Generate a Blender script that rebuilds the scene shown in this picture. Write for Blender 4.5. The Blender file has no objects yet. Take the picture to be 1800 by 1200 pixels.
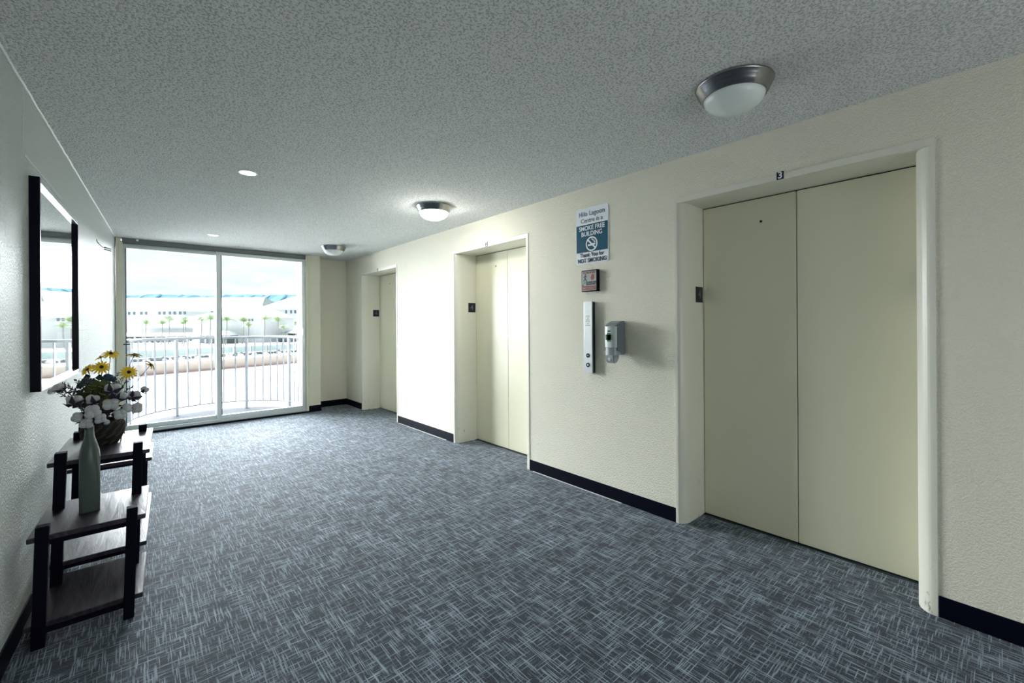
import bpy, bmesh, math, random
from mathutils import Vector, Matrix
random.seed(7)
sc = bpy.context.scene
col = sc.collection
PI = math.pi
R_ = math.radians

# ------------------------------------------------------------------ camera
YAW = 0.7196
CAM_Z = 1.3388
cam = bpy.data.cameras.new('camera')
cam.sensor_width = 36.0
cam.lens = 36.0 * 761.0 / 1800.0
cam.shift_y = -29.4 / 1800.0
cam.clip_start = 0.05
cam.clip_end = 9000
cam_o = bpy.data.objects.new('camera', cam)
col.objects.link(cam_o)
ROL = -0.0064
fwd = Vector((math.sin(-YAW) * -1, math.cos(YAW), 0))
rgt = Vector((math.cos(YAW), -math.sin(YAW), 0))
upv = Vector((0, 0, 1))
r3 = rgt * math.cos(ROL) + upv * math.sin(ROL)
u3 = upv * math.cos(ROL) - rgt * math.sin(ROL)
m = Matrix((r3, u3, -fwd)).transposed().to_4x4()
m.translation = Vector((0, 0, CAM_Z))
cam_o.matrix_world = m
sc.camera = cam_o

# ------------------------------------------------------------------ world, sun, exposure
SKY_STRENGTH = 1.5
SUN_STRENGTH = 66.0
sc.view_settings.view_transform = 'Standard'
sc.view_settings.look = 'None'
sc.view_settings.gamma = 1.0
sc.view_settings.use_curve_mapping = False
sc.view_settings.exposure = 0.0

world = bpy.data.worlds.new('world')
sc.world = world
world.use_nodes = True
nt = world.node_tree
nt.nodes.clear()
def N(nt, t, **kw):
    n = nt.nodes.new(t)
    for k, v in kw.items():
        if hasattr(n, k) and k not in n.inputs:
            setattr(n, k, v)
        else:
            n.inputs[k].default_value = v
    return n
wo = N(nt, 'ShaderNodeOutputWorld')
bg = N(nt, 'ShaderNodeBackground', Strength=SKY_STRENGTH)
tc = N(nt, 'ShaderNodeTexCoord')
mp = N(nt, 'ShaderNodeMapping')
mp.inputs['Scale'].default_value = (2.2, 2.2, 9.0)
mp.inputs['Location'].default_value = (0.35, 0.2, 0.1)
nz = N(nt, 'ShaderNodeTexNoise', Scale=1.5, Detail=6.0, Roughness=0.55)
cr = N(nt, 'ShaderNodeValToRGB')
cr.color_ramp.elements[0].position = 0.30
cr.color_ramp.elements[0].color = (0.48, 0.62, 0.70, 1)
cr.color_ramp.elements[1].position = 0.60
cr.color_ramp.elements[1].color = (0.90, 0.96, 1.0, 1)
e = cr.color_ramp.elements.new(0.47)
e.color = (0.66, 0.72, 0.74, 1)
nt.links.new(tc.outputs['Generated'], mp.inputs['Vector'])
nt.links.new(mp.outputs['Vector'], nz.inputs['Vector'])
nt.links.new(nz.outputs['Fac'], cr.inputs['Fac'])
nt.links.new(cr.outputs['Color'], bg.inputs['Color'])
nt.links.new(bg.outputs['Background'], wo.inputs['Surface'])

# the overcast sun: a very broad soft source beyond the balcony
sun = bpy.data.lights.new('sun', 'SUN')
sun.energy = SUN_STRENGTH
sun.angle = R_(80)
sun.color = (0.93, 0.97, 1.0)
sun_o = bpy.data.objects.new('sun', sun)
col.objects.link(sun_o)
sun_dir = Vector((0.30, -1.0, -0.30)).normalized()
sun_o.rotation_euler = (-sun_dir).to_track_quat('Z', 'Y').to_euler()
sun_o.location = (0, 12, 20)

# added fill lamp in an opening behind the viewer, brightening ceiling and walls
ar = bpy.data.lights.new('rear_fill', 'AREA')
ar.shape = 'RECTANGLE'; ar.size = 2.4; ar.size_y = 1.2
ar.energy = 20.0; ar.color = (0.94, 0.98, 1.0)
ar_o = bpy.data.objects.new('rear_fill', ar)
col.objects.link(ar_o)
ar_o.location = (1.15, -2.50, 0.75)
ar_o.rotation_euler = (math.radians(128), 0, 0)

# ------------------------------------------------------------------ materials
MATS = {}
def mat(name, color, rough=0.6, metal=0.0, spec=0.5, emit=None, estr=0.0, coat=0.0, sheen=0.0, alpha=None):
    m = bpy.data.materials.new(name)
    m.use_nodes = True
    b = m.node_tree.nodes['Principled BSDF']
    b.inputs['Base Color'].default_value = (*color, 1)
    b.inputs['Roughness'].default_value = rough
    b.inputs['Metallic'].default_value = metal
    b.inputs['Specular IOR Level'].default_value = spec
    b.inputs['Coat Weight'].default_value = coat
    if sheen:
        b.inputs['Sheen Weight'].default_value = sheen
        b.inputs['Sheen Roughness'].default_value = 0.4
    if emit:
        b.inputs['Emission Color'].default_value = (*emit, 1)
        b.inputs['Emission Strength'].default_value = estr
    MATS[name] = m
    return m
def bsdf(m): return m.node_tree.nodes['Principled BSDF']

def bump_noise(m, scale, strength, dist, detail=3.0, ramp=None, kind='noise', color_var=None, rough=0.6):
    nt = m.node_tree
    tc = N(nt, 'ShaderNodeTexCoord')
    nz = N(nt, 'ShaderNodeTexNoise', Scale=scale, Detail=detail, Roughness=rough)
    nt.links.new(tc.outputs['Object'], nz.inputs['Vector'])
    src = nz.outputs['Fac']
    if ramp:
        r = N(nt, 'ShaderNodeValToRGB')
        r.color_ramp.elements[0].position = ramp[0]
        r.color_ramp.elements[1].position = ramp[1]
        nt.links.new(src, r.inputs['Fac'])
        src = r.outputs['Color']
    bp = N(nt, 'ShaderNodeBump', Strength=strength, Distance=dist)
    nt.links.new(src, bp.inputs['Height'])
    nt.links.new(bp.outputs['Normal'], bsdf(m).inputs['Normal'])
    if color_var:
        c = N(nt, 'ShaderNodeValToRGB')
        c.color_ramp.elements[0].position = color_var[0]
        c.color_ramp.elements[0].color = (*color_var[2], 1)
        c.color_ramp.elements[1].position = color_var[1]
        c.color_ramp.elements[1].color = (*color_var[3], 1)
        nt.links.new(nz.outputs['Fac'], c.inputs['Fac'])
        nt.links.new(c.outputs['Color'], bsdf(m).inputs['Base Color'])
    return nz

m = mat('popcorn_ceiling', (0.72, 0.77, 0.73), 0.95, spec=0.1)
bump_noise(m, 105, 1.0, 0.0070, 2.5, (0.38, 0.62), color_var=(0.40, 0.50, (0.60, 0.64, 0.63), (0.96, 0.97, 0.94)))  # popcorn shading partly put into the colour: darker hollows, paler grains
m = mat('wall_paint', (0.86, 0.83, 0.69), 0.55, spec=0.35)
bump_noise(m, 120, 0.7, 0.005, 3.0, (0.40, 0.62))
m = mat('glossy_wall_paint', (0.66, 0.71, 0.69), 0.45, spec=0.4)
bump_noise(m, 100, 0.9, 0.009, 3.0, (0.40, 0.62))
m = mat('door_paint', (0.77, 0.745, 0.565), 0.34, spec=0.45)
bump_noise(m, 260, 0.12, 0.001, 2.0)
m = mat('frame_paint', (0.74, 0.73, 0.63), 0.32, spec=0.5)
# scuffs low down on the frames
nt = m.node_tree
tc = N(nt, 'ShaderNodeTexCoord')
mp = N(nt, 'ShaderNodeMapping'); mp.inputs['Scale'].default_value = (30, 12, 9)
nz = N(nt, 'ShaderNodeTexNoise', Scale=1.0, Detail=5.0, Roughness=0.75)
cr = N(nt, 'ShaderNodeValToRGB')
cr.color_ramp.elements[0].position = 0.20; cr.color_ramp.elements[0].color = (0.16, 0.13, 0.09, 1)
cr.color_ramp.elements[1].position = 0.33; cr.color_ramp.elements[1].color = (0.74, 0.73, 0.63, 1)
sx = N(nt, 'ShaderNodeSeparateXYZ')
mr = N(nt, 'ShaderNodeMapRange'); mr.inputs['From Min'].default_value = 0.0; mr.inputs['From Max'].default_value = 1.1
mr.inputs['To Min'].default_value = -0.09; mr.inputs['To Max'].default_value = 0.10
ad = N(nt, 'ShaderNodeMath', operation='ADD')
nt.links.new(tc.outputs['Object'], mp.inputs['Vector']); nt.links.new(mp.outputs['Vector'], nz.inputs['Vector'])
nt.links.new(tc.outputs['Object'], sx.inputs[0]); nt.links.new(sx.outputs['Z'], mr.inputs['Value'])
nt.links.new(nz.outputs['Fac'], ad.inputs[0]); nt.links.new(mr.outputs[0], ad.inputs[1])
nt.links.new(ad.outputs[0], cr.inputs['Fac']); nt.links.new(cr.outputs['Color'], bsdf(m).inputs['Base Color'])

# carpet: crossed flecks along the two weave directions
m = mat('carpet', (0.03, 0.045, 0.07), 0.85, spec=0.15, sheen=0.2)
nt = m.node_tree
tc = N(nt, 'ShaderNodeTexCoord')
def thread(axis, per_m, along, lo, hi, seed):
    """one woven thread per cell across the axis, its tone varying along its length"""
    sp_ = N(nt, 'ShaderNodeSeparateXYZ'); nt.links.new(tc.outputs['Object'], sp_.inputs[0])
    A, B = ('X', 'Y') if axis == 'x' else ('Y', 'X')
    m1 = N(nt, 'ShaderNodeMath', operation='MULTIPLY'); m1.inputs[1].default_value = per_m; nt.links.new(sp_.outputs[A], m1.inputs[0])
    fl_ = N(nt, 'ShaderNodeMath', operation='FLOOR'); nt.links.new(m1.outputs[0], fl_.inputs[0])
    m2 = N(nt, 'ShaderNodeMath', operation='MULTIPLY'); m2.inputs[1].default_value = 7.31; nt.links.new(fl_.outputs[0], m2.inputs[0])
    m3 = N(nt, 'ShaderNodeMath', operation='MULTIPLY'); m3.inputs[1].default_value = along; nt.links.new(sp_.outputs[B], m3.inputs[0])
    cb = N(nt, 'ShaderNodeCombineXYZ'); nt.links.new(m2.outputs[0], cb.inputs[0]); nt.links.new(m3.outputs[0], cb.inputs[1]); cb.inputs[2].default_value = seed
    nz = N(nt, 'ShaderNodeTexNoise', Scale=1.0, Detail=1.0, Roughness=0.5)
    nt.links.new(cb.outputs[0], nz.inputs['Vector'])
    cr = N(nt, 'ShaderNodeValToRGB')
    cr.color_ramp.elements[0].position = lo; cr.color_ramp.elements[1].position = hi
    nt.links.new(nz.outputs['Fac'], cr.inputs['Fac'])
    return cr.outputs['Color']
def fleck(sxy, seed, lo, hi):
    mp = N(nt, 'ShaderNodeMapping')
    mp.inputs['Scale'].default_value = (sxy[0], sxy[1], 1)
    mp.inputs['Location'].default_value = (seed, seed * 1.7, 0)
    nz = N(nt, 'ShaderNodeTexNoise', Scale=1.0, Detail=1.5, Roughness=0.5)
    cr = N(nt, 'ShaderNodeValToRGB')
    cr.color_ramp.elements[0].position = lo
    cr.color_ramp.elements[1].position = hi
    nt.links.new(tc.outputs['Object'], mp.inputs['Vector'])
    nt.links.new(mp.outputs['Vector'], nz.inputs['Vector'])
    nt.links.new(nz.outputs['Fac'], cr.inputs['Fac'])
    return cr.outputs['Color']
a = thread('x', 290, 9, 0.54, 0.69, 0.3)
b = thread('y', 290, 9, 0.56, 0.71, 5.3)
c = fleck((380, 380), 1.2, 0.46, 0.60)
d = fleck((5, 7), 5.7, 0.30, 0.75)
mx = N(nt, 'ShaderNodeMath', operation='MAXIMUM'); nt.links.new(a, mx.inputs[0]); nt.links.new(b, mx.inputs[1])
cm = N(nt, 'ShaderNodeMath', operation='MULTIPLY'); nt.links.new(c, cm.inputs[0]); cm.inputs[1].default_value = 0.30
mx2 = N(nt, 'ShaderNodeMath', operation='ADD', use_clamp=True); nt.links.new(mx.outputs[0], mx2.inputs[0]); nt.links.new(cm.outputs[0], mx2.inputs[1])
mixc = N(nt, 'ShaderNodeMix', data_type='RGBA')
nt.links.new(mx2.outputs[0], mixc.inputs['Factor'])
mixc.inputs[6].default_value = (0.003, 0.008, 0.021, 1)
mixc.inputs[7].default_value = (0.36, 0.45, 0.55, 1)
mul = N(nt, 'ShaderNodeMix', data_type='RGBA', blend_type='MULTIPLY'); mul.inputs['Factor'].default_value = 0.35
nt.links.new(mixc.outputs[2], mul.inputs[6]); nt.links.new(d, mul.inputs[7])
# worn, darker traffic stains in front of the far lift
st = N(nt, 'ShaderNodeTexNoise', Scale=4.5, Detail=5.0, Roughness=0.7)
nt.links.new(tc.outputs['Object'], st.inputs['Vector'])
scr = N(nt, 'ShaderNodeValToRGB'); scr.color_ramp.elements[0].position = 0.30; scr.color_ramp.elements[0].color = (0.45, 0.44, 0.46, 1); scr.color_ramp.elements[1].position = 0.36
nt.links.new(st.outputs['Fac'], scr.inputs['Fac'])
mul2 = N(nt, 'ShaderNodeMix', data_type='RGBA', blend_type='MULTIPLY'); mul2.inputs['Factor'].default_value = 0.8
nt.links.new(mul.outputs[2], mul2.inputs[6]); nt.links.new(scr.outputs['Color'], mul2.inputs[7])
nt.links.new(mul2.outputs[2], bsdf(m).inputs['Base Color'])
bp = N(nt, 'ShaderNodeBump', Strength=0.5, Distance=0.004)
nt.links.new(mx2.outputs[0], bp.inputs['Height']); nt.links.new(bp.outputs['Normal'], bsdf(m).inputs['Normal'])

mat('black_rubber', (0.001, 0.002, 0.009), 0.4, spec=0.12)
mat('white_paint', (0.82, 0.82, 0.80), 0.4)
mat('cream_trim', (0.66, 0.65, 0.52), 0.45)
mat('aluminium', (0.55, 0.60, 0.60), 0.38, metal=0.6)
mat('dark_track', (0.15, 0.17, 0.17), 0.45, metal=0.4)
mat('dark_gasket', (0.01, 0.014, 0.03), 0.5)
mat('black_gap', (0.001, 0.001, 0.004), 0.9, spec=0.0)
mat('black_plastic', (0.002, 0.003, 0.014), 0.3)
mat('grey_numeral', (0.10, 0.12, 0.16), 0.4)
mat('black_frame', (0.001, 0.0015, 0.010), 0.35, spec=0.15)
mat('silver_frame', (0.62, 0.66, 0.70), 0.25, metal=0.8)
mat('mirror_glass', (0.93, 0.96, 0.95), 0.015, metal=1.0)
mat('brushed_steel', (0.78, 0.80, 0.82), 0.32, metal=0.85)
mat('dark_steel', (0.035, 0.05, 0.06), 0.3, metal=0.6)
mat('brushed_nickel', (0.30, 0.30, 0.30), 0.22, metal=1.0)
m = mat('frosted_glass', (0.78, 0.84, 0.82), 0.25, spec=0.5)
bump_noise(m, 18, 0.25, 0.01, 4)
mat('lit_glass', (0.9, 0.9, 0.85), 0.3, emit=(1.0, 0.985, 0.93), estr=70.0)
mat('downlight_lens', (0.9, 0.9, 0.9), 0.4, emit=(1, 1, 1), estr=3.0)
mat('sign_white', (0.80, 0.84, 0.88), 0.35)
mat('sign_teal', (0.0, 0.075, 0.125), 0.5, spec=0.2)
mat('sign_ink', (0.012, 0.02, 0.06), 0.5)
mat('sign_grey_ink', (0.10, 0.16, 0.22), 0.5)
mat('engraving', (0.42, 0.44, 0.46), 0.5)
mat('sign_red', (0.30, 0.03, 0.025), 0.5)
mat('sign_pale', (0.42, 0.46, 0.42), 0.3)
mat('dispenser_grey', (0.17, 0.20, 0.22), 0.4)
mat('dispenser_light', (0.34, 0.37, 0.39), 0.3)
mat('label_green', (0.03, 0.17, 0.06), 0.5)
mat('label_white', (0.58, 0.63, 0.64), 0.3)
mat('rail_white', (0.21, 0.225, 0.25), 0.45)
m = mat('balcony_concrete', (0.42, 0.44, 0.46), 0.9, spec=0.03)
bump_noise(m, 14, 0.2, 0.01, 4, color_var=(0.35, 0.65, (0.10, 0.105, 0.11), (0.15, 0.155, 0.16)))
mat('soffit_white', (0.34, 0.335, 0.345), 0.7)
mat('wet_gutter', (0.055, 0.06, 0.068), 0.9, spec=0.03)

def wood(name, dark, light, rough):
    m = mat(name, dark, rough, spec=0.42)
    nt = m.node_tree
    tc = N(nt, 'ShaderNodeTexCoord')
    mp = N(nt, 'ShaderNodeMapping'); mp.inputs['Scale'].default_value = (14, 1.6, 14)
    wv = N(nt, 'ShaderNodeTexNoise', Scale=1.6, Detail=5.0, Roughness=0.6, Distortion=1.6)
    cr = N(nt, 'ShaderNodeValToRGB')
    cr.color_ramp.elements[0].position = 0.35; cr.color_ramp.elements[0].color = (*dark, 1)
    cr.color_ramp.elements[1].position = 0.68; cr.color_ramp.elements[1].color = (*light, 1)
    nt.links.new(tc.outputs['Object'], mp.inputs['Vector']); nt.links.new(mp.outputs['Vector'], wv.inputs['Vector'])
    nt.links.new(wv.outputs['Fac'], cr.inputs['Fac']); nt.links.new(cr.outputs['Color'], bsdf(m).inputs['Base Color'])
    bp = N(nt, 'ShaderNodeBump', Strength=0.35, Distance=0.004)
    nt.links.new(wv.outputs['Fac'], bp.inputs['Height']); nt.links.new(bp.outputs['Normal'], bsdf(m).inputs['Normal'])
    return m
wood('stained_board', (0.008, 0.006, 0.016), (0.055, 0.045, 0.060), 0.38)
mat('stained_leg', (0.002, 0.002, 0.009), 0.6, spec=0.1)
mat('vase_glaze', (0.065, 0.09, 0.083), 0.3, spec=0.5)
m = mat('cotton_white', (0.52, 0.53, 0.55), 0.95, spec=0.05)
bump_noise(m, 120, 0.5, 0.004, 3)
mat('calyx_dark', (0.012, 0.008, 0.022), 0.7)
mat('twig_brown', (0.045, 0.032, 0.045), 0.8)
mat('petal_yellow', (0.85, 0.58, 0.02), 0.6)
mat('daisy_eye', (0.02, 0.012, 0.025), 0.9)
mat('stem_grey', (0.10, 0.10, 0.13), 0.7)
mat('rose_blue', (0.02, 0.05, 0.10), 0.8)
mat('foliage_grey', (0.05, 0.075, 0.08), 0.8)
mat('foliage_green', (0.085, 0.105, 0.022), 0.75)
mat('foliage_dark', (0.012, 0.022, 0.026), 0.8)
mat('basket_dark', (0.008, 0.007, 0.008), 0.9)
mat('basket_straw', (0.028, 0.025, 0.016), 0.8)
mat('wire_black', (0.01, 0.015, 0.02), 0.6)
# outside
mat('roof_pale', (0.17, 0.22, 0.21), 0.6)
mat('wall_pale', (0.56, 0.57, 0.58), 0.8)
mat('pane_dark', (0.08, 0.13, 0.17), 0.3)
mat('ground_pale', (0.75, 0.75, 0.74), 0.9)
mat('asphalt', (0.62, 0.64, 0.67), 0.9)
mat('parapet_orange', (0.50, 0.42, 0.37), 0.8)
mat('parapet_red', (0.45, 0.29, 0.26), 0.8)
mat('screen_teal', (0.33, 0.42, 0.41), 0.7)
mat('hedge_grey', (0.13, 0.16, 0.17), 0.9)
mat('palm_frond', (0.17, 0.25, 0.09), 0.6)
mat('palm_trunk', (0.14, 0.145, 0.13), 0.9)
mat('hill_blue', (0.13, 0.24, 0.32), 1.0, spec=0.0)
mat('car_white', (0.4, 0.42, 0.45), 0.3)
mat('car_grey', (0.12, 0.15, 0.18), 0.3)

# clear pane
m = bpy.data.materials.new('window_glass'); m.use_nodes = True
nt = m.node_tree; nt.nodes.clear()
o = N(nt, 'ShaderNodeOutputMaterial'); mx = N(nt, 'ShaderNodeMixShader')
tr = N(nt, 'ShaderNodeBsdfTransparent'); tr.inputs['Color'].default_value = (0.97, 0.985, 0.985, 1)
gl = N(nt, 'ShaderNodeBsdfGlossy'); gl.inputs['Roughness'].default_value = 0.01
fr = N(nt, 'ShaderNodeFresnel', IOR=1.35)
nt.links.new(fr.outputs[0], mx.inputs[0]); nt.links.new(tr.outputs[0], mx.inputs[1]); nt.links.new(gl.outputs[0], mx.inputs[2])
nt.links.new(mx.outputs[0], o.inputs['Surface'])
MATS['window_glass'] = m

# ------------------------------------------------------------------ mesh helpers
def link(name, me, mt, parent=None, smooth=False):
    o = bpy.data.objects.new(name, me)
    col.objects.link(o)
    if mt: me.materials.append(MATS[mt])
    if parent: o.parent = parent
    if smooth:
        for p in me.polygons: p.use_smooth = True
    return o
def fin(name, bm, mt, parent=None, smooth=False, loc=None):
    bmesh.ops.recalc_face_normals(bm, faces=bm.faces)
    me = bpy.data.meshes.new(name)
    bm.to_mesh(me); bm.free()
    o = link(name, me, mt, parent, smooth)
    if loc: o.location = loc
    return o
def box(bm, x0, x1, y0, y1, z0, z1, bev=0):
    g = bmesh.ops.create_cube(bm, size=1.0)
    vs = g['verts']
    for v in vs:
        v.co = Vector(((x0 + x1) / 2 + v.co.x * (x1 - x0), (y0 + y1) / 2 + v.co.y * (y1 - y0), (z0 + z1) / 2 + v.co.z * (z1 - z0)))
    if bev:
        es = list({e for v in vs for e in v.link_edges})
        bmesh.ops.bevel(bm, geom=es, offset=bev, segments=2, affect='EDGES', profile=0.5)
def prism(bm, pts, a, b, axis='z'):
    """pts: 2-D outline; extruded from a to b along axis"""
    def mk(p, t):
        if axis == 'z': return (p[0], p[1], t)
        if axis == 'y': return (p[0], t, p[1])
        return (t, p[0], p[1])
    lo = [bm.verts.new(mk(p, a)) for p in pts]
    hi = [bm.verts.new(mk(p, b)) for p in pts]
    n = len(pts)
    bm.faces.new(lo); bm.faces.new(hi[::-1])
    for i in range(n):
        bm.faces.new((lo[i], lo[(i + 1) % n], hi[(i + 1) % n], hi[i]))
def lathe(bm, prof, n=32, c=(0, 0, 0), sx=1, sy=1):
    rings = []
    for r, z in prof:
        if r < 1e-5:
            rings.append([bm.verts.new((c[0], c[1], c[2] + z))])
        else:
            rings.append([bm.verts.new((c[0] + sx * r * math.cos(2 * PI * k / n), c[1] + sy * r * math.sin(2 * PI * k / n), c[2] + z)) for k in range(n)])
    for A, B in zip(rings, rings[1:]):
        if len(A) == 1 and len(B) == 1: continue
        for k in range(n):
            if len(A) == 1: bm.faces.new((A[0], B[k], B[(k + 1) % n]))
            elif len(B) == 1: bm.faces.new((A[k], A[(k + 1) % n], B[0]))
            else: bm.faces.new((A[k], A[(k + 1) % n], B[(k + 1) % n], B[k]))
def tube(bm, pts, r, n=8, r2=None):
    pts = [Vector(p) for p in pts]
    rings = []
    L = len(pts)
    for i, p in enumerate(pts):
        d = (pts[min(i + 1, L - 1)] - pts[max(i - 1, 0)]).normalized()
        ref = Vector((0, 0, 1)) if abs(d.z) < 0.9 else Vector((1, 0, 0))
        u = d.cross(ref).normalized(); v = d.cross(u)
        rr = r if r2 is None else r + (r2 - r) * i / (L - 1)
        rings.append([bm.verts.new(p + (u * math.cos(2 * PI * k / n) + v * math.sin(2 * PI * k / n)) * rr) for k in range(n)])
    for A, B in zip(rings, rings[1:]):
        for k in range(n):
            bm.faces.new((A[k], A[(k + 1) % n], B[(k + 1) % n], B[k]))
    bm.faces.new(rings[0][::-1]); bm.faces.new(rings[-1])
def bez(a, b, c, n=8):
    a, b, c = Vector(a), Vector(b), Vector(c)
    return [(a * (1 - t) ** 2 + b * 2 * t * (1 - t) + c * t * t) for t in [i / n for i in range(n + 1)]]
def ball(bm, c, r, sub=2, s=(1, 1, 1), lump=0.0, seed=0):
    g = bmesh.ops.create_icosphere(bm, subdivisions=sub, radius=1)
    rnd = random.Random(seed)
    ph = [rnd.uniform(0, 6) for _ in range(3)]
    for v in g['verts']:
        k = 1 + lump * (math.sin(v.co.x * 4 + ph[0]) * math.sin(v.co.y * 4 + ph[1]) + 0.5 * math.sin(v.co.z * 6 + ph[2]))
        v.co = Vector(c) + Vector((v.co.x * s[0], v.co.y * s[1], v.co.z * s[2])) * r * k
def new(): return bmesh.new()
def struct(o, label=None):
    o['kind'] = 'structure'
    if label: o['label'] = label
    return o
def tag(o, label, cat, group=None, kind=None):
    o['label'] = label; o['category'] = cat
    if group: o['group'] = group
    if kind: o['kind'] = kind
    return o
def empty(name, loc=(0, 0, 0), rz=0):
    o = bpy.data.objects.new(name, None)
    o.empty_display_size = 0.05
    col.objects.link(o)
    o.location = loc; o.rotation_euler = (0, 0, rz)
    return o
def copy_tree(o, parent=None):
    c = o.copy(); col.objects.link(c)
    if parent: c.parent = parent
    for ch in [x for x in o.children]:
        copy_tree(ch, c)
    return c
def text(name, s, size, mt, parent, origin, X, Y, bold=0.0, sx=1.0, align='CENTER', extrude=0.0006):
    cu = bpy.data.curves.new(name, 'FONT')
    cu.body = s; cu.size = size; cu.align_x = align; cu.align_y = 'CENTER'
    cu.extrude = extrude; cu.offset = bold; cu.resolution_u = 3
    t = bpy.data.objects.new(name, cu)
    col.objects.link(t)
    bpy.context.view_layer.update()
    me = bpy.data.meshes.new_from_object(t.evaluated_get(bpy.context.evaluated_depsgraph_get()))
    bpy.data.objects.remove(t); bpy.data.curves.remove(cu)
    X = Vector(X); Y = Vector(Y); Z = X.cross(Y)
    M = Matrix((X * sx, Y, Z)).transposed().to_4x4(); M.translation = Vector(origin)
    me.transform(M)
    me.materials.clear()
    me.name = name
    return link(name, me, mt, parent)

H = 2.44
WX = 2.752      # lift wall face
DX = 3.03       # lift door face
YW = 7.18       # window wall
YB = -2.6       # back wall
def lx(y): return -0.514 + 0.0496 * y       # left wall face

# ------------------------------------------------------------------ shell
bm = new(); box(bm, -1.0, 3.4, YB - .1, 7.62, -0.2, 0.0); struct(fin('floor', bm, 'carpet'))
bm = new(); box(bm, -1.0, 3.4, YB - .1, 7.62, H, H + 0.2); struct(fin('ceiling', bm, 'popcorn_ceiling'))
DOORS = [(0.209, 1.47), (2.902, 4.156), (5.543, 6.789)]
HB, HT = 2.145, 2.183
bm = new()
ys = [YB] + [v for d in DOORS for v in d] + [7.62]
for i in range(0, len(ys), 2): box(bm, WX, DX + 0.02, ys[i], ys[i + 1], 0, H)
for a, b in DOORS: box(bm, WX, DX + 0.02, a, b, HT, H)
box(bm, 3.13, 3.4, YB, 7.62, 0, H)
struct(fin('wall_right', bm, 'wall_paint'))
bm = new()
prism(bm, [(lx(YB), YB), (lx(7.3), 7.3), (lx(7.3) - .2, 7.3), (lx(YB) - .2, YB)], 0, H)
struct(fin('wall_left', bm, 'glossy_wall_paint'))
bm = new(); box(bm, 2.055, 2.235, YW - 0.03, 7.62, 0, H, 0.004); box(bm, 2.235, WX, 7.45, 7.62, 0, H)
struct(fin('wall_far', bm, 'wall_paint'))
# back wall behind the viewer, its opening added to let fill light in
bm = new()
box(bm, -0.66, 0.2, YB - .1, YB, 0, H); box(bm, 2.3, WX, YB - .1, YB, 0, H)
box(bm, 0.2, 2.3, YB - .1, YB, 2.2, H)
struct(fin('wall_back', bm, 'wall_paint'))

# baseboards
BH = 0.097
def baseboard(name, segs):
    bm = new()
    for x0, x1, y0, y1 in segs: box(bm, x0, x1, y0, y1, 0, BH, 0.002)
    return struct(fin(name, bm, 'black_rubber'))
baseboard('baseboard_right', [(WX - .006, WX, a, b) for a, b in ((YB, .206), (1.473, 2.899), (4.159, 5.54), (6.792, 7.45))])
baseboard('baseboard_far', [(2.05, 2.241, YW - .036, YW - .03), (2.235, 2.241, YW - .03, 7.45), (2.235, WX - .006, 7.444, 7.45)])
bm = new()
prism(bm, [(lx(YB), YB), (lx(7.12), 7.12), (lx(7.12) + .006, 7.12), (lx(YB) + .006, YB)], 0, BH)
struct(fin('baseboard_left', bm, 'black_rubber'))
bm = new()
for y0_, y1_ in ((4.3, 5.5), (1.9, 2.85)): box(bm, WX - .017, WX - .0065, y0_, y1_, 0, .0025)
struct(fin('trim_3', bm, 'white_paint'))
# old plaster ridges on the left wall and along the ceiling joint
bm = new()
def wallbar(y0, y1, z0, z1, d=.004):
    prism(bm, [(lx(y0), y0), (lx(y1), y1), (lx(y1) + d, y1), (lx(y0) + d, y0)], z0, z1)
wallbar(2.93, 3.78, 2.119, 2.126, .006)
wallbar(2.928, 2.931, 2.126, 2.44, .002)
struct(fin('trim_1', bm, 'white_paint'))
bm = new()
pts = []
yy = YB
while yy < 7.1:
    pts.append((lx(yy) + .003 + random.uniform(-.0015, .0015), yy, H - .004)); yy += .03
tube(bm, pts, .007, 5)
struct(fin('trim_2', bm, 'white_paint'))

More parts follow.
